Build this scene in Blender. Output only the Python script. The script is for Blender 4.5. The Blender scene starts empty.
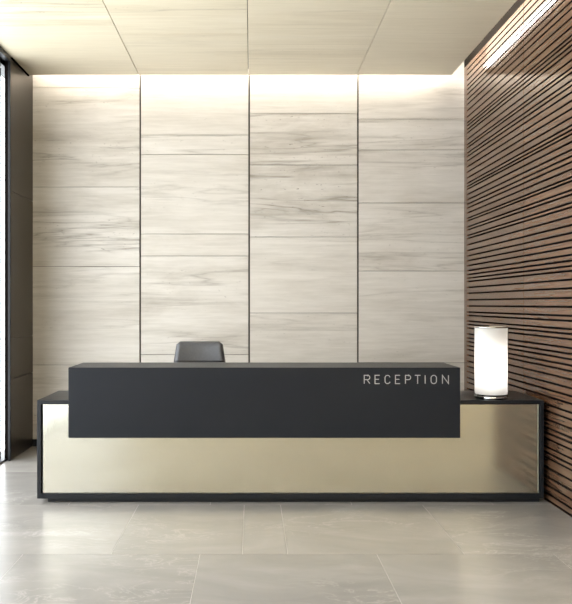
import bpy, bmesh, math, random
from mathutils import Vector, Matrix
random.seed(7)
S = bpy.context.scene
COL = S.collection
PI = math.pi

# ------------------------------------------------------------------ view
F, CX, CY, EYE = 800.0, 251.0, 304.0, 1.62
cam_d = bpy.data.cameras.new('camera'); cam = bpy.data.objects.new('camera', cam_d); COL.objects.link(cam)
cam.location = (0, 0, EYE); cam.rotation_euler = (PI/2, 0, 0)
cam_d.sensor_fit = 'AUTO'; cam_d.sensor_width = 36; cam_d.lens = 36*F/604
cam_d.shift_x = (286-CX)/604; cam_d.shift_y = (CY-302)/604
S.camera = cam
vs = S.view_settings
vs.view_transform = 'Standard'; vs.look = 'None'; vs.gamma = 1; vs.use_curve_mapping = False; vs.exposure = 0.85
def px2z(y, d): return EYE + (CY-y)*d/F
def px2x(x, d): return (x-CX)*d/F

# ------------------------------------------------------------------ materials
def lin(r, g, b):
    f = lambda c: (c/255/12.92) if c/255 <= .04045 else ((c/255+.055)/1.055)**2.4
    return (f(r), f(g), f(b), 1)
class NT:
    def __init__(s, name):
        s.m = bpy.data.materials.new(name); s.m.use_nodes = True
        s.t = s.m.node_tree; s.t.nodes.clear()
        s.out = s.n('ShaderNodeOutputMaterial')
    def n(s, ty, **kw):
        nd = s.t.nodes.new(ty)
        for k, v in kw.items():
            if k.startswith('i_'): nd.inputs[k[2:].replace('_', ' ')].default_value = v
            else: setattr(nd, k, v)
        return nd
    def l(s, a, b): s.t.links.new(a, b)
    def math(s, op, a, b=None):
        nd = s.n('ShaderNodeMath', operation=op)
        for i, v in enumerate((a, b)):
            if v is None: continue
            if isinstance(v, (int, float)): nd.inputs[i].default_value = v
            else: s.l(v, nd.inputs[i])
        return nd.outputs[0]
    def ramp(s, fac, stops):
        r = s.n('ShaderNodeValToRGB'); e = r.color_ramp.elements
        while len(e) < len(stops): e.new(.5)
        for i, (p, c) in enumerate(stops): e[i].position = p; e[i].color = c
        s.l(fac, r.inputs[0]); return r.outputs[0]
    def noise(s, vec, scale, detail=4, rough=.5, dist=0):
        nd = s.n('ShaderNodeTexNoise'); nd.inputs['Scale'].default_value = scale
        nd.inputs['Detail'].default_value = detail; nd.inputs['Roughness'].default_value = rough
        nd.inputs['Distortion'].default_value = dist
        s.l(vec, nd.inputs['Vector']); return nd.outputs['Fac']
    def mix(s, f, a, b, blend='MIX'):
        nd = s.n('ShaderNodeMix', data_type='RGBA', blend_type=blend)
        for sock, v in ((nd.inputs[0], f), (nd.inputs[6], a), (nd.inputs[7], b)):
            if isinstance(v, (int, float)) or isinstance(v, tuple): sock.default_value = v
            else: s.l(v, sock)
        return nd.outputs[2]
    def bsdf(s, **kw):
        p = s.n('ShaderNodeBsdfPrincipled'); s.l(p.outputs[0], s.out.inputs[0])
        for k, v in kw.items():
            sock = p.inputs[k.replace('_', ' ')]
            if isinstance(v, (int, float, tuple)): sock.default_value = v
            else: s.l(v, sock)
        return p

def plain(name, col, rough=.4, metal=0, spec=.5, var=.06, scale=6):
    k = NT(name); tc = k.n('ShaderNodeTexCoord')
    f = k.noise(tc.outputs['Object'], scale, 5)
    dk = tuple(c*(1-var) for c in col[:3])+(1,); lt = tuple(min(1, c*(1+var)) for c in col[:3])+(1,)
    c = k.ramp(f, [(.3, dk), (.7, lt)])
    r = k.math('ADD', k.math('MULTIPLY', f, .08), rough-.04)
    k.bsdf(Base_Color=c, Roughness=r, Metallic=metal, Specular_IOR_Level=spec)
    return k.m

def stone(name, base, vein, pale, rough=.45, sx=.24, sz=3.6, axis='z', strength=1.0, vary=.10):
    """travertine: horizontal veins, every slab cut from its own place (attribute 'rnd')"""
    k = NT(name); tc = k.n('ShaderNodeTexCoord')
    at = k.n('ShaderNodeAttribute', attribute_name='rnd'); sep = k.n('ShaderNodeSeparateColor')
    k.l(at.outputs['Color'], sep.inputs[0])
    r1, r2, r3 = sep.outputs
    mp = k.n('ShaderNodeMapping')
    mp.inputs['Scale'].default_value = (sx, .3, sz) if axis == 'z' else (sx, sz, .3)
    off = k.n('ShaderNodeCombineXYZ')
    for i, r in enumerate((r1, r2, r3)): k.l(k.math('MULTIPLY', r, 37.0), off.inputs[i])
    k.l(tc.outputs['Object'], mp.inputs['Vector']); k.l(off.outputs[0], mp.inputs['Location'])
    v = mp.outputs[0]
    soft = k.noise(v, 1.3, 8, .6, .35)
    thin = k.noise(v, 1.7, 6, .5, .5)
    band = k.math('ABSOLUTE', k.math('SUBTRACT', thin, .5))
    line = k.ramp(band, [(0, (1, 1, 1, 1)), (.012, (.5, .5, .5, 1)), (.045, (0, 0, 0, 1))])
    fine = k.noise(v, 9.0, 5, .65, .2)
    mc = k.n('ShaderNodeMapping'); mc.inputs['Scale'].default_value = (.55, .3, 1.5) if axis == 'z' else (.45, 2.2, .3)
    k.l(tc.outputs['Object'], mc.inputs['Vector']); k.l(off.outputs[0], mc.inputs['Location'])
    cloud = k.noise(mc.outputs[0], 1.6, 6, .62, .7)
    both = k.math('ADD', k.math('MULTIPLY', soft, .55), k.math('MULTIPLY', cloud, .45))
    body = k.ramp(both, [(.34, vein), (.5, base), (.64, pale)])
    # how strongly this slab is veined
    amt = k.math('MULTIPLY', k.math('ADD', k.math('MULTIPLY', k.math('POWER', r2, 1.4), .85), .1), strength)
    c = k.mix(amt, base, body)
    mask = k.ramp(k.noise(v, .8, 2), [(.44, (0, 0, 0, 1)), (.56, (1, 1, 1, 1))])
    lm = k.math('MULTIPLY', k.math('MULTIPLY', line, mask), k.math('MULTIPLY', amt, .85))
    c = k.mix(lm, c, tuple(x*.72 for x in vein[:3])+(1,))
    c = k.mix(.12*strength, c, k.ramp(fine, [(.35, tuple(x*.8 for x in vein[:3])+(1,)), (.65, pale)]))
    # pits that follow the bedding
    mp2 = k.n('ShaderNodeMapping'); mp2.inputs['Scale'].default_value = (9, 9, 22) if axis == 'z' else (9, 22, 9)
    k.l(tc.outputs['Object'], mp2.inputs['Vector'])
    pit = k.ramp(k.noise(mp2.outputs[0], 2.2, 3, .6), [(.66, (0, 0, 0, 1)), (.73, (1, 1, 1, 1))])
    pm = k.math('MULTIPLY', k.math('MULTIPLY', pit, mask), k.math('MULTIPLY', amt, .7))
    c = k.mix(pm, c, tuple(x*.45 for x in vein[:3])+(1,))
    hv = k.n('ShaderNodeHueSaturation')
    k.l(k.math('ADD', k.math('MULTIPLY', r3, vary), 1-vary*.55), hv.inputs['Value']); k.l(c, hv.inputs['Color'])
    k.bsdf(Base_Color=hv.outputs[0], Roughness=k.math('ADD', k.math('MULTIPLY', fine, .12), rough-.06), Specular_IOR_Level=.4)
    return k.m

def slab_floor(name):
    k = NT(name); tc = k.n('ShaderNodeTexCoord')
    at = k.n('ShaderNodeAttribute', attribute_name='rnd'); sep = k.n('ShaderNodeSeparateColor')
    k.l(at.outputs['Color'], sep.inputs[0]); r1, r2, r3 = sep.outputs
    mp = k.n('ShaderNodeMapping'); mp.inputs['Scale'].default_value = (.7, 1.5, 1)
    off = k.n('ShaderNodeCombineXYZ')
    for i, r in enumerate((r1, r2, r3)): k.l(k.math('MULTIPLY', r, 31.0), off.inputs[i])
    k.l(tc.outputs['Object'], mp.inputs['Vector']); k.l(off.outputs[0], mp.inputs['Location'])
    v = mp.outputs[0]
    a = k.noise(v, 1.3, 8, .6, .8); b = k.noise(v, 3.0, 6, .6, 1.5)
    c = k.ramp(a, [(.3, lin(140, 136, 133)), (.5, lin(150, 146, 142)), (.72, lin(162, 158, 154))])
    band = k.math('ABSOLUTE', k.math('SUBTRACT', b, .5))
    ln = k.ramp(band, [(0, (.55, .55, .55, 1)), (.012, (.12, .12, .12, 1)), (.04, (0, 0, 0, 1))])
    msk = k.ramp(k.noise(v, 1.0, 2), [(.48, (0, 0, 0, 1)), (.62, (1, 1, 1, 1))])
    c = k.mix(k.math('MULTIPLY', ln, msk), c, lin(186, 182, 176))
    hv = k.n('ShaderNodeHueSaturation'); k.l(c, hv.inputs['Color'])
    k.l(k.math('ADD', k.math('MULTIPLY', r3, .18), .91), hv.inputs['Value'])
    k.bsdf(Base_Color=hv.outputs[0], Roughness=k.math('ADD', k.math('MULTIPLY', a, .10), .20), Specular_IOR_Level=.55)
    return k.m

def wood(name, dark, mid, light, rough=.3):
    k = NT(name); tc = k.n('ShaderNodeTexCoord')
    at = k.n('ShaderNodeAttribute', attribute_name='rnd'); sep = k.n('ShaderNodeSeparateColor')
    k.l(at.outputs['Color'], sep.inputs[0]); r1, r2, r3 = sep.outputs
    mp = k.n('ShaderNodeMapping'); mp.inputs['Scale'].default_value = (20, 1.1, 28)
    off = k.n('ShaderNodeCombineXYZ')
    for i, r in enumerate((r1, r2, r3)): k.l(k.math('MULTIPLY', r, 50.0), off.inputs[i])
    k.l(tc.outputs['Object'], mp.inputs['Vector']); k.l(off.outputs[0], mp.inputs['Location'])
    g = k.noise(mp.outputs[0], 1.2, 6, .6, .6)
    c = k.ramp(g, [(.3, dark), (.5, mid), (.72, light)])
    hv = k.n('ShaderNodeHueSaturation'); k.l(c, hv.inputs['Color'])
    k.l(k.math('ADD', k.math('MULTIPLY', r3, .14), .93), hv.inputs['Value'])
    k.bsdf(Base_Color=hv.outputs[0], Roughness=k.math('ADD', k.math('MULTIPLY', g, .03), rough-.015), Specular_IOR_Level=.5)
    return k.m

def emit(name, col, st):
    k = NT(name); e = k.n('ShaderNodeEmission'); e.inputs[0].default_value = col; e.inputs[1].default_value = st
    k.l(e.outputs[0], k.out.inputs[0]); return k.m

def clear_glass(name):
    k = NT(name); t = k.n('ShaderNodeBsdfTransparent'); t.inputs[0].default_value = (.95, .97, .97, 1)
    g = k.n('ShaderNodeBsdfGlossy'); g.inputs['Roughness'].default_value = .02
    fr = k.n('ShaderNodeFresnel'); fr.inputs[0].default_value = 1.45
    mx = k.n('ShaderNodeMixShader'); ge = k.n('ShaderNodeNewGeometry')
    k.l(k.math('MULTIPLY', fr.outputs[0], k.math('SUBTRACT', 1.0, ge.outputs['Backfacing'])), mx.inputs[0]); k.l(t.outputs[0], mx.inputs[1]); k.l(g.outputs[0], mx.inputs[2])
    k.l(mx.outputs[0], k.out.inputs[0]); return k.m

def opal_glass(name):
    k = NT(name); t = k.n('ShaderNodeBsdfTranslucent'); t.inputs[0].default_value = (.93, .92, .90, 1)
    d = k.n('ShaderNodeBsdfDiffuse'); d.inputs[0].default_value = (.9, .9, .9, 1)
    g = k.n('ShaderNodeBsdfGlossy'); g.inputs['Roughness'].default_value = .15
    m1 = k.n('ShaderNodeMixShader'); m1.inputs[0].default_value = .3
    k.l(t.outputs[0], m1.inputs[1]); k.l(d.outputs[0], m1.inputs[2])
    m2 = k.n('ShaderNodeMixShader'); m2.inputs[0].default_value = .04
    k.l(m1.outputs[0], m2.inputs[1]); k.l(g.outputs[0], m2.inputs[2]); k.l(m2.outputs[0], k.out.inputs[0]); return k.m

M = {}
M['travertine'] = stone('travertine', lin(204, 198, 190), lin(162, 153, 141), lin(219, 214, 208), strength=1.35)
M['ceiling_stone'] = stone('ceiling_travertine', lin(216, 205, 181), lin(190, 176, 148), lin(225, 216, 197), sx=.2, sz=4.0, axis='y', strength=1.3, vary=.03)
M['groove'] = plain('dark_groove', lin(62, 56, 48), .6)
M['grout'] = plain('pale_grout', lin(180, 176, 169), .5)
M['floor'] = slab_floor('grey_porcelain')
M['wood'] = wood('walnut_slat', lin(80, 57, 42), lin(95, 70, 53), lin(110, 84, 64), .13)
M['backing'] = plain('slat_backing', lin(14, 9, 7), .9, spec=.05)
M['bronze'] = plain('dark_bronze', lin(62, 53, 44), .30, metal=.75, var=.08, scale=1.2)
M['black_metal'] = plain('black_metal', lin(26, 28, 32), .35, metal=.15, spec=.3)
M['charcoal'] = plain('charcoal_lacquer', lin(32, 34, 39), .34, spec=.12, var=.03)
M['desk_black'] = plain('black_lacquer', lin(26, 28, 32), .3, spec=.22, var=.03)
M['champagne'] = plain('champagne_panel', lin(190, 186, 173), .14, metal=.92, var=.015, scale=2)
M['panel_edge'] = plain('panel_edge', lin(170, 172, 160), .3, metal=.5)
M['letter'] = plain('brushed_letter', lin(165, 165, 167), .4, metal=.2)
M['leather'] = plain('grey_leather', lin(78, 78, 82), .33, spec=.5, var=.08, scale=60)
M['piping'] = plain('black_piping', lin(20, 20, 22), .4)
M['chrome'] = plain('chrome', lin(205, 205, 205), .12, metal=1)
M['dark_chrome'] = plain('dark_ring', lin(40, 40, 42), .25, metal=.8)
M['opal'] = opal_glass('opal_glass')
M['bulb'] = emit('bulb_glow', (1, .96, .92, 1), 7)
M['cove'] = emit('cove_led', (1, .93, .80, 1), 42)
M['slot'] = emit('slot_led', (1, .97, .90, 1), 26)
M['slot_glow'] = emit('added_glow_face', (1, .90, .72, 1), 2.3)  # added glow, there to be mirrored by the upper slats
M['fill_glow'] = emit('added_fill_glow', (1, .95, .87, 1), 13)  # fill light added out of view
M['cream'] = plain('cream_plaster', lin(222, 212, 188), .7, var=.03)
M['soffit'] = plain('soffit_and_shade_band', lin(24, 18, 13), .8, spec=.1)  # near-black, so the strip above the slats reads as unlit
M['glass'] = clear_glass('window_glass')

# ------------------------------------------------------------------ mesh helpers
def box(bm, x0, x1, y0, y1, z0, z1, bev=0, seg=2, rnd=None, mi=0):
    vs_ = [bm.verts.new(p) for p in ((x0,y0,z0),(x1,y0,z0),(x1,y1,z0),(x0,y1,z0),(x0,y0,z1),(x1,y0,z1),(x1,y1,z1),(x0,y1,z1))]
    fs = [bm.faces.new([vs_[i] for i in q]) for q in ((3,2,1,0),(4,5,6,7),(0,1,5,4),(1,2,6,5),(2,3,7,6),(3,0,4,7))]
    if bev:
        es = list({e for f in fs for e in f.edges})
        r = bmesh.ops.bevel(bm, geom=es, offset=bev, segments=seg, affect='EDGES', profile=.5)
        fs = list({f for v in {v for v in r['verts']} for f in v.link_faces} | {f for f in fs if f.is_valid})
    for f in fs:
        f.material_index = mi
    if rnd is not None:
        lay = bm.loops.layers.float_color.get('rnd') or bm.loops.layers.float_color.new('rnd')
        for f in fs:
            for lp in f.loops: lp[lay] = (*rnd, 1)
    return fs
def lathe(bm, prof, n=48, c=(0,0,0), close=True):
    """prof: list of (r, z); rings joined"""
    rings = []
    for r, z in prof:
        if r < 1e-6: rings.append([bm.verts.new((c[0], c[1], c[2]+z))])
        else: rings.append([bm.verts.new((c[0]+r*math.cos(2*PI*i/n), c[1]+r*math.sin(2*PI*i/n), c[2]+z)) for i in range(n)])
    for a, b in zip(rings, rings[1:]):
        for i in range(n):
            j = (i+1) % n
            if len(a) == 1 and len(b) == 1: continue
            if len(a) == 1: f = bm.faces.new((a[0], b[j], b[i]))
            elif len(b) == 1: f = bm.faces.new((a[i], a[j], b[0]))
            else: f = bm.faces.new((a[i], a[j], b[j], b[i]))
            f.smooth = True
def obj(name, bm, mats, parent=None, smooth=False):
    me = bpy.data.meshes.new(name); bmesh.ops.recalc_face_normals(bm, faces=bm.faces[:]) ; bm.to_mesh(me); bm.free()
    for m in (mats if isinstance(mats, (list, tuple)) else [mats]): me.materials.append(m)
    if smooth:
        for p in me.polygons: p.use_smooth = True
    o = bpy.data.objects.new(name, me); COL.objects.link(o)
    if parent: o.parent = parent; o.location = -parent_loc(parent)
    return o
def parent_loc(p):
    v = Vector((0,0,0))
    while p: v += p.location; p = p.parent
    return v
def thing(name, loc, label, cat, group=None):
    o = bpy.data.objects.new(name, None); COL.objects.link(o); o.location = loc; o.empty_display_size = .1
    o['label'] = label; o['category'] = cat
    if group: o['group'] = group
    return o
def struct(o, label, cat):
    o['kind'] = 'structure'; o['label'] = label; o['category'] = cat; return o
def B(): return bmesh.new()
def R3(): return (random.random(), random.random(), random.random())
def one(name, mat, *b, parent=None, bev=0, seg=2):
    bm = B(); box(bm, *b, bev=bev, seg=seg); return obj(name, bm, mat, parent)

# ------------------------------------------------------------------ setting
XL, XR, YB, H = -2.487, 2.43, 9.12, 4.176       # left bronze face, slat face, stone face, ceiling
YF, XE = -4.0, 5.2                            # lobby behind the camera
YC, XC = 8.93, 2.24
TOP = 4.60
ZS = 4.306                                    # top of the slats; above, a dark strip painted as unlit wall

# floor
fl = one('floor', M['grout'], -2.75, XE+.1, YF-.1, 9.35, -.12, -.001)
struct(fl, 'grey polished stone floor with large tiles and pale joints', 'floor')
bm = B(); g = .0014
rows = [(-4.0,-2.39,.2), (-2.39,-1.12,-.33), (-1.12,.15,.24), (.15,1.42,-.33), (1.42,2.69,.24), (2.69,3.92,.24), (3.92,5.18,-.33), (5.18,6.45,.238), (6.45,7.72,-.33), (7.72,9.2,.24)]
for (a, b, x0) in rows:
    xs = [x0 + 1.145*i for i in range(-4, 7)]
    if abs(a-5.18) < .01: xs.append(-.055)
    xs = sorted(x for x in xs if -2.7 < x < XE-.05); xs = [-2.75]+xs+[XE+.1]
    for p, q in zip(xs, xs[1:]):
        box(bm, p+g, q-g, a+g, b-g, -.0008, 0, rnd=R3())
obj('tile', bm, M['floor'], fl)

# back wall: dark backing, four columns of travertine
wb = one('wall_back', M['groove'], -2.75, 2.75, YB+.02, YB+.2, -.1, TOP)
struct(wb, 'pale travertine rear wall in four columns of stone slabs', 'wall')
veined = [[.3,.7,.85,.45,.3,.3], [.25,.6,.4,.4,.65,.35,.3], [.2,.75,.98,.3,.4,.3], [.45,.6,.55,.5,.4,.45,.3]]
tone = [[.6,.5,.35,.5,.5,.5], [.7,.5,.6,.8,.5,.5,.5], [.8,.5,.05,.7,.8,.5], [.6,.5,.5,.6,.8,.6,.5]]
cols = [(-2.66, 140.2, [88, 187, 266.5, 365]), (140.2, 249.2, [135, 154.5, 234, 256, 354.5]),
        (249.2, 358, [113.7, 165, 237, 313]), (358, 2.6, [119, 150, 203, 271, 362.5])]
for i, (a, b, js) in enumerate(cols):
    x0 = a if i == 0 else px2x(a, YB)+.0095
    x1 = b if i == 3 else px2x(b, YB)-.0095
    zs = [TOP]+[px2z(j, YB) for j in js]+[.6 if i % 2 else .35, 0.0]
    bm = B()
    for n_, (p, q) in enumerate(zip(zs, zs[1:])):
        box(bm, x0, x1, YB, YB+.025, q+.0025, p-.0025, bev=.0015, seg=1, rnd=(random.random(), veined[i][n_], tone[i][n_]))
    obj('stone_column', bm, M['travertine'], wb)
bb = one('baseboard_back', M['black_metal'], XL, XR, YB-.015, YB, 0, .08); struct(bb, 'black skirting along the foot of the stone wall', 'baseboard')

# left: bronze clad wall, then floor-to-ceiling glazing towards the viewer
YJ = 8.25
wl = one('wall_left', M['black_metal'], XL-.05, XL-.012, YJ+.04, YB, 0, TOP)
struct(wl, 'dark bronze metal clad wall at the left end of the stone', 'wall')
bm = B()
for z0, z1 in ((0.0, .84), (.84, 1.26), (1.26, 2.79), (2.79, TOP)):
    box(bm, XL-.012, XL, YJ+.04, YB-.001, z0+.003, z1-.003, bev=.002, seg=1, rnd=R3())
obj('bronze_panel', bm, M['bronze'], wl)
one('wall_core', M['black_metal'], XL-.165, XL-.05, 8.76, YB, 0, TOP, parent=wl)
one('end_post', M['black_metal'], XL-.020, XL+.004, YJ, YJ+.04, 0, H, parent=wl, bev=.003)
one('rebate', M['backing'], XL-.063, XL-.020, YJ+.03, YJ+.06, 0, H, parent=wl)
one('top_trim', M['backing'], XL, XL+.014, YJ+.04, YC, H-.014, H, parent=wl)

wn = bpy.data.objects.new('window_1', None); COL.objects.link(wn); wn.location = (-2.62, 2, 0)
struct(wn, 'tall black framed glazing at the far left edge', 'window')
for nm, b in (('header', (-2.7, XL+.004, YF, YJ, H-.05, H-.001)), ('sill', (-2.7, -2.53, YF, 8.75, 0, .02))):
    one(nm, M['black_metal'], *b, parent=wn, bev=.004)
ym = 8.305
ys = [8.72, 8.306] + [8.306-1.45*i for i in range(1, 9)]
one('header', M['black_metal'], -2.7, -2.56, YF, 8.75, H-.09, H+.06, parent=wn)
for y in ys: one('mullion', M['black_metal'], -2.67, -2.605, y-.03, y+.03, .018, H-.1, parent=wn, bev=.004)
one('window_pane', M['glass'], -2.648, -2.636, YF, 8.72, .015, H-.08, parent=wn)

# right: horizontal walnut slats with irregular gaps, in panels
wr = one('wall_right', M['backing'], XR+.03, XR+.2, 5.0, YB, 0, TOP)
struct(wr, 'brown timber wall of horizontal slats with irregular black gaps', 'wall')
gaps572 = [-44,-36,-28,-20,-14,-7,.7,8,17.2,26.5,35.1,39.7,45,50.3,59.6,67.5,72.2,80,85.3,91.9,100.5,108.5,117,125,129.7,133.8,141.6,149.5,156,
           161.8,169,177,180.9,189.8,194.2,202.6,207,216.3,224.9,232.8,240,247.3,254.6,260.5,265.8,270.7,279.5,288.1,297.9,306.9,315.9,321,
           329.3,334.2,339.5,348.3,354.2,359.5,365.7,371.4,379.6,388.5,396.4,404,413,420,429,438,443.5,450,459,465,470.5,481,491,500,509,516]
D572 = XR*F/(572-CX)
zg = [px2z(y, D572) for y in gaps572 if px2z(y, D572) < 4.28]
for (a, b) in ((5.0, 7.126), (7.135, YB-.112)):
    bm = B(); hi = ZS
    for z in zg+[-.0065]:
        lo = max(z+.0085, 0)
        rr = R3()
        box(bm, XR, XR+.003, a, b, lo, hi, rnd=rr)
        box(bm, XR+.003, XR+.03, a+.001, b-.001, lo+.0004, hi-.0004, rnd=rr, mi=1); hi = z-.0085
    obj('slat_panel', bm, [M['wood'], M['backing']], wr)
one('stile', M['wood'], XR-.001, XR+.024, YB-.11, YB-.004, 0, ZS, parent=wr)
one('painted_shade_band', M['soffit'], XR, XR+.03, 5.0, YB-.002, ZS+.004, TOP, parent=wr)  # shade put into the colour: stands for the unlit top of the wall

# lobby walls beyond the frame
w = one('wall_front', M['cream'], -2.75, XE+.1, YF-.15, YF, 0, TOP); struct(w, 'cream plaster wall behind the viewer', 'wall')
w = one('wall_lobby', M['cream'], XE, XE+.15, YF, 5.2, 0, TOP); struct(w, 'cream plaster wall of the lobby on the right', 'wall')
w = one('wall_return', M['cream'], XR+.2, XE, 5.0, 5.15, 0, TOP); struct(w, 'cream return wall beside the end of the slats', 'wall')

# ceiling: stone panels hung below a soffit, light coves at the back and right edge
ce = one('ceiling', M['soffit'], -2.75, XE+.1, YF-.1, 9.35, TOP, TOP+.1)
struct(ce, 'pale stone panelled ceiling with lit gaps at back and right edges', 'ceiling')
bm = B(); g = .003
cx = [-2.75, -1.25, -.03, 1.18, XC]
cross = [[7.36, 5.9, 4.4, 2.9, 1.4], [7.55, 6.1, 4.6, 3.1, 1.6], [6.3, 4.8, 3.3, 1.8], [6.78, 5.3, 3.8, 2.3]]
for i in range(4):
    yy = [YC]+cross[i]+[0.5]
    for p, q in zip(yy, yy[1:]):
        box(bm, cx[i]+g, cx[i+1]-(g if i < 3 else 0), q+g, p-(g if p != YC else 0), H, H+.06, bev=.002, seg=1, rnd=R3())
obj('ceiling_panel', bm, M['ceiling_stone'], ce)
one('ceiling_core', M['groove'], -2.7, XC-.02, .5, YC-.02, H+.058, TOP, parent=ce)
bm = B(); box(bm, -2.75, XE, YF, .5, H, H+.06, rnd=(.5,.5,.5)); box(bm, XC+.3, XE, .5, 5.0, H, H+.06, rnd=(.2,.5,.5))
obj('lobby_ceiling', bm, M['cream'], ce)
one('cove_light', M['cove'], -2.45, XC-.05, YC-.021, YC-.012, H+.16, H+.195, parent=ce)
one('added_slot_glow', M['slot_glow'], XC-.021, XC-.012, 5.0, YC-.01, H+.112, H+.36, parent=ce)  # glowing face added so the top slats reflect cream light
one('slot_light', M['slot'], XC-.021, XC-.012, 5.0, YC-.01, H+.066, H+.108, parent=ce)
for (x, y) in ((-1.2, -2.6), (.6, -2.6), (2.4, -2.6), (4.2, -2.6), (3.6, 2.4), (3.6, 0)):
    one('added_fill_panel', M['fill_glow'], x-.35, x+.35, y-.35, y+.35, H-.012, H-.002, parent=ce)  # unseen fill lamps, added to brighten the walls and ceiling

# ------------------------------------------------------------------ reception desk
D1 = 6.5
zt = px2z(400.3, D1)
dx0, dx1 = px2x(37, D1), px2x(544, D1)
desk = thing('reception_desk', ((dx0+dx1)/2, D1+.35, 0), 'long charcoal reception desk with champagne front panel and raised counter', 'desk')
def dk(name, mat, *b, bev=.003, parent=None): return one(name, mat, *b, parent=parent or desk, bev=bev)
t = .032
zb = px2z(498.6, D1)
bm = B()
box(bm, dx0, dx0+t, D1, D1+.72, zb, zt-t, bev=.0015, seg=1)
box(bm, dx1-t, dx1, D1, D1+.72, zb, zt-t, bev=.0015, seg=1)
box(bm, dx0+t, dx1-t, D1, D1+.72, zb, zb+.04, bev=.0015, seg=1)
obj('frame', bm, M['desk_black'], desk)
dk('worktop', M['desk_black'], dx0, dx1, D1, D1+.73, zt-t, zt, bev=.002)
dk('plinth', M['black_metal'], dx0+.075, dx1-.02, D1+.05, D1+.66, 0, zb, bev=.002)
fp = dk('front_panel', M['champagne'], dx0+t+.012, dx1-t-.012, D1+.018, D1+.03, zb+.042, zt-t-.003, bev=.001)
dk('panel_edge', M['panel_edge'], dx1-t-.012, dx1-t-.006, D1+.014, D1+.03, zb+.042, zt-t-.003, bev=.001, parent=fp)
dk('carcass', M['desk_black'], dx0+t, dx1-t, D1+.04, D1+.70, zb+.04, zt-t, bev=0)
DS = D1-.055
s0, s1 = px2x(68.3, DS), px2x(460.3, DS)
z1, z0 = px2z(367.6, DS), px2z(438, DS)
# raised counter: an open-backed shell resting over the worktop
uc = dk('upper_counter', M['charcoal'], s0, s1, DS, DS+.57, z0, z1, bev=.003)

# RECEPTION lettering as thin raised strokes
def stroke(bm, pts, w, y0, y1, closed=False):
    n = len(pts); L = []; Rr = []
    for i, p in enumerate(pts):
        p = Vector(p)
        a = Vector(pts[(i-1) % n]) if (closed or i > 0) else None
        b = Vector(pts[(i+1) % n]) if (closed or i < n-1) else None
        d1 = (p-a).normalized() if a is not None else None
        d2 = (b-p).normalized() if b is not None else None
        if d1 is None: d1 = d2
        if d2 is None: d2 = d1
        n1 = Vector((-d1.y, d1.x)); n2 = Vector((-d2.y, d2.x)); m = (n1+n2).normalized()
        k = w/2/max(.35, m.dot(n1))
        L.append(p+m*k); Rr.append(p-m*k)
    def V(q, y): return bm.verts.new((q.x, y, q.y))
    fa = [(V(l, y0), V(r, y0), V(l, y1), V(r, y1)) for l, r in zip(L, Rr)]
    for i in range(n if closed else n-1):
        a, b = fa[i], fa[(i+1) % n]
        bm.faces.new((a[0], a[1], b[1], b[0])); bm.faces.new((a[2], b[2], b[3], a[3]))
        bm.faces.new((a[0], b[0], b[2], a[2])); bm.faces.new((a[1], a[3], b[3], b[1]))
    if not closed:
        for q in (fa[0], fa[-1]): bm.faces.new((q[0], q[1], q[3], q[2]))
def arc(cx_, cz_, rx, rz, a0, a1, n=8):
    return [(cx_+rx*math.cos(math.radians(a0+(a1-a0)*i/n)), cz_+rz*math.sin(math.radians(a0+(a1-a0)*i/n))) for i in range(n+1)]
def glyph(ch, w, h):
    r = w*.42
    if ch == 'E': return [([(w,0),(0,0),(0,h),(w,h)],0), ([(0,h*.52),(w*.85,h*.52)],0)]
    if ch == 'T': return [([(0,h),(w,h)],0), ([(w/2,h),(w/2,0)],0)]
    if ch == 'I': return [([(w/2,0),(w/2,h)],0)]
    if ch == 'N': return [([(0,0),(0,h),(w,0),(w,h)],0)]
    if ch == 'O': return [(arc(w/2, h-w/2, w/2, w/2, 0, 180, 12)+arc(w/2, w/2, w/2, w/2, 180, 360, 12), 1)]
    if ch == 'C': return [(arc(w/2, h-w/2, w/2, w/2, 15, 180, 12)+arc(w/2, w/2, w/2, w/2, 180, 345, 12), 0)]
    if ch in 'PR':
        q = h*.26
        o = [([(0,0),(0,h),(w-q,h)]+arc(w-q, h-q, q, q, 90, -90, 10)+[(0,h-2*q)], 0)]
        if ch == 'R': o.append(([(w*.48,h-2*q),(w,0)],0))
        return o
spans = [('R',363.8,370.2),('E',374.6,380),('C',384.6,390.4),('E',395,400.4),('P',405,411),('T',414.4,420.8),('I',424.6,425.6),('O',430.6,436.8),('N',442,448.8)]
ht = 8.3/F*DS
for ch, a, b in spans:
    x = px2x(a+.4, DS); wd = (b-a-.8)/F*DS; zz = px2z(383.6, DS)
    bm = B()
    for pts, cl in glyph(ch, wd, ht):
        stroke(bm, [(x+p[0], zz+p[1]) for p in pts], .0062, DS-.004, DS+.001, bool(cl))
    o = obj('letter', bm, M['letter'], uc); o['label'] = 'thin silver capital letter ' + ch

# ------------------------------------------------------------------ table lamp
LX, LY = px2x(491, 6.67), 6.67
lamp = thing('table_lamp', (LX, LY, zt+.001), 'glowing white cylindrical table lamp standing on the desk by the slats', 'lamp')
rL = .132
bm = B(); lathe(bm, [(0,0),(rL+.001,0),(rL+.003,.004),(rL+.003,.018),(rL,.022),(0,.022)], 64, (LX,LY,zt+.001)); obj('base', bm, M['chrome'], lamp)
bm = B(); lathe(bm, [(0,.0222),(rL-.004,.0222),(rL-.004,.034),(0,.034)], 64, (LX,LY,zt+.001)); obj('collar', bm, M['dark_chrome'], lamp)
bm = B(); lathe(bm, [(rL-.004,.034),(rL,.036),(rL,.586),(rL-.003,.589),(rL-.006,.586),(rL-.006,.036),(rL-.004,.034)], 64, (LX,LY,zt+.001)); obj('shade', bm, M['opal'], lamp)
bm = B(); lathe(bm, [(rL-.008,.583),(rL+.002,.583),(rL+.002,.594),(rL-.008,.594),(rL-.008,.583)], 64, (LX,LY,zt+.001)); obj('rim', bm, M['chrome'], lamp)
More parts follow.
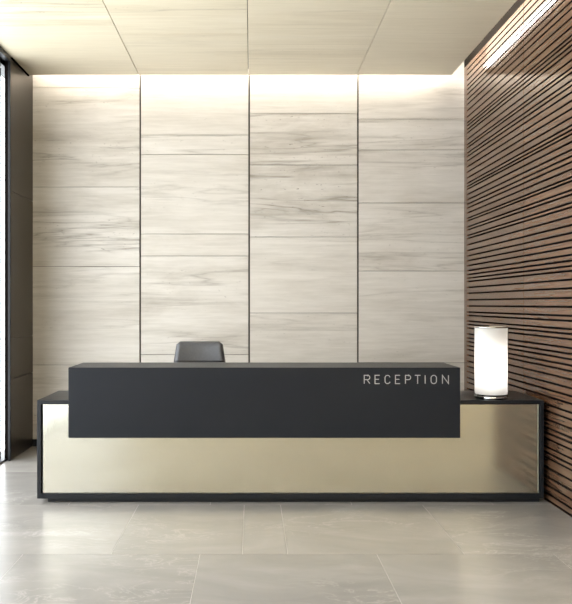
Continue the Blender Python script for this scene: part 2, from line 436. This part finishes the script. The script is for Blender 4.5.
bm = B(); lathe(bm, [(0,.034),(.02,.034),(.02,.07),(0,.07)], 24, (LX,LY,zt+.001)); obj('socket', bm, M['chrome'], lamp)
bm = B(); lathe(bm, [(0,.07),(.03,.072),(.038,.09),(.038,.36),(.034,.41),(.02,.43),(0,.436)], 32, (LX,LY,zt+.001)); obj('bulb', bm, M['bulb'], lamp)

# ------------------------------------------------------------------ office chair behind the desk
CYD = 7.95
cx0 = px2x(199.8, CYD); ztop = px2z(341.3, CYD)
chair = thing('office_chair', (cx0, CYD-.15, 0), 'grey leather office chair with its backrest showing above the desk', 'chair')
def back_shell(z0, z1, w0, w1, th, y, lean, curve):
    """padded slab: rounded corners, slight forward bow, thickness th"""
    bm = B(); NX, NZ = 20, 24
    def ring(front):
        g_ = []
        for j in range(NZ+1):
            v = j/NZ; row = []
            for i in range(NX+1):
                u = i/NX*2-1
                w_ = w1+(w0-w1)*min(1, (1-v)/.3)
                # rounded top corners
                zc = z0+(z1-z0)*v; rc = .032
                hw = w_/2
                dz = z1-zc
                if dz < rc: hw -= rc-math.sqrt(max(0, rc*rc-(rc-dz)**2))
                dz0 = zc-z0
                if dz0 < rc: hw -= rc-math.sqrt(max(0, rc*rc-(rc-dz0)**2))
                edge = min(1, (1-abs(u))/.16, v/.08, (1-v)/.08)
                pad = th/2*math.sqrt(max(0, 1-(1-edge)**2))
                yy = y+lean*(v)-curve*(u*u)*1.0
                row.append(bm.verts.new((cx0+u*hw, yy+(-pad if front else pad), zc)))
            g_.append(row)
        for j in range(NZ):
            for i in range(NX):
                f = bm.faces.new((g_[j][i], g_[j][i+1], g_[j+1][i+1], g_[j+1][i])); f.smooth = True
    ring(True); ring(False)
    bmesh.ops.remove_doubles(bm, verts=bm.verts[:], dist=.0004)
    return bm
bk = obj('backrest', back_shell(.56, ztop,   .515, .452, .085, CYD-.04, .05, .03), M['leather'], chair)
# piping round the backrest edge, and a seam line across it
def tube(bm, pts, r, n=10, closed=False):
    P = [Vector(p) for p in pts]; rings = []
    for i, p in enumerate(P):
        a = P[(i-1) % len(P)] if closed or i else P[i]; b = P[(i+1) % len(P)] if closed or i < len(P)-1 else P[i]
        d = (b-a).normalized(); up = Vector((0,0,1)) if abs(d.z) < .9 else Vector((0,1,0))
        s_ = d.cross(up).normalized(); t_ = s_.cross(d)
        rr = r[i] if isinstance(r, (list, tuple)) else r
        rings.append([bm.verts.new(p+s_*rr*math.cos(2*PI*k/n)+t_*rr*math.sin(2*PI*k/n)) for k in range(n)])
    for i in range(len(rings) if closed else len(rings)-1):
        a, b = rings[i], rings[(i+1) % len(rings)]
        for k in range(n):
            f = bm.faces.new((a[k], a[(k+1) % n], b[(k+1) % n], b[k])); f.smooth = True
    if not closed:
        bm.faces.new(rings[0]); bm.faces.new(rings[-1])
bm = B(); tube(bm, [(cx0-.243+.486*i/12, CYD-.06-.03*((i/6-1)**2)-.034*(1-abs(i/6-1)**6), px2z(360, CYD)-.005) for i in range(13)], .006)
obj('seam', bm, M['piping'], bk)
bm = B(); box(bm, cx0-.26, cx0+.26, CYD-.55, CYD-.06, .44, .54, bev=.04, seg=5); obj('seat', bm, M['leather'], chair, True)
bm = B(); box(bm, cx0-.035, cx0+.035, CYD+.005, CYD+.035, .40, .80, bev=.008); box(bm, cx0-.035, cx0+.035, CYD-.3, CYD+.03, .40, .43, bev=.008); obj('back_support', bm, M['black_metal'], chair)
bm = B(); lathe(bm, [(0,.41),(.028,.41),(.028,.26),(.04,.255),(.04,.11),(0,.11)], 24, (cx0, CYD-.3, 0)); obj('gas_column', bm, M['chrome'], chair)
bm = B()
for k in range(5):
    a = PI/2+2*PI*k/5
    tube(bm, [(cx0+r_*math.cos(a), CYD-.3+r_*math.sin(a), z_) for r_, z_ in ((0,.12),(.12,.11),(.29,.075))], [.026,.022,.014])
obj('star_base', bm, M['chrome'], chair)
for k in range(5):
    a = PI/2+2*PI*k/5; bm = B()
    for s_ in (-.014, .014):
        c = Vector((cx0+.29*math.cos(a)-s_*math.sin(a), CYD-.3+.29*math.sin(a)+s_*math.cos(a), .03))
        d = Vector((-math.sin(a), math.cos(a), 0))
        tube(bm, [c-d*.009, c+d*.009], .03, 20)
    tube(bm, [(cx0+.29*math.cos(a), CYD-.3+.29*math.sin(a), z_) for z_ in (.032,.07)], .007)
    obj('caster', bm, M['piping'], chair)
for s_ in (-1, 1):
    x = cx0+s_*.285; bm = B()
    tube(bm, [(cx0+s_*.2, CYD-.3, .435), (x, CYD-.3, .44), (x, CYD-.3, .50), (x, CYD-.3, .66)], .014)
    box(bm, x-.03, x+.03, CYD-.45, CYD-.17, .66, .69, bev=.012, seg=3)
    obj('armrest', bm, M['black_metal'], chair)

# ------------------------------------------------------------------ daylight
W = bpy.data.worlds.new('world'); S.world = W; W.use_nodes = True
nt = W.node_tree; bg = nt.nodes['Background']
bg.inputs[0].default_value = (.96, .975, 1.0, 1); bg.inputs[1].default_value = 3.8
S.cycles.max_bounces = 10; S.cycles.diffuse_bounces = 6; S.cycles.glossy_bounces = 5
S.cycles.caustics_reflective = False; S.cycles.caustics_refractive = False
S.cycles.sample_clamp_indirect = 6
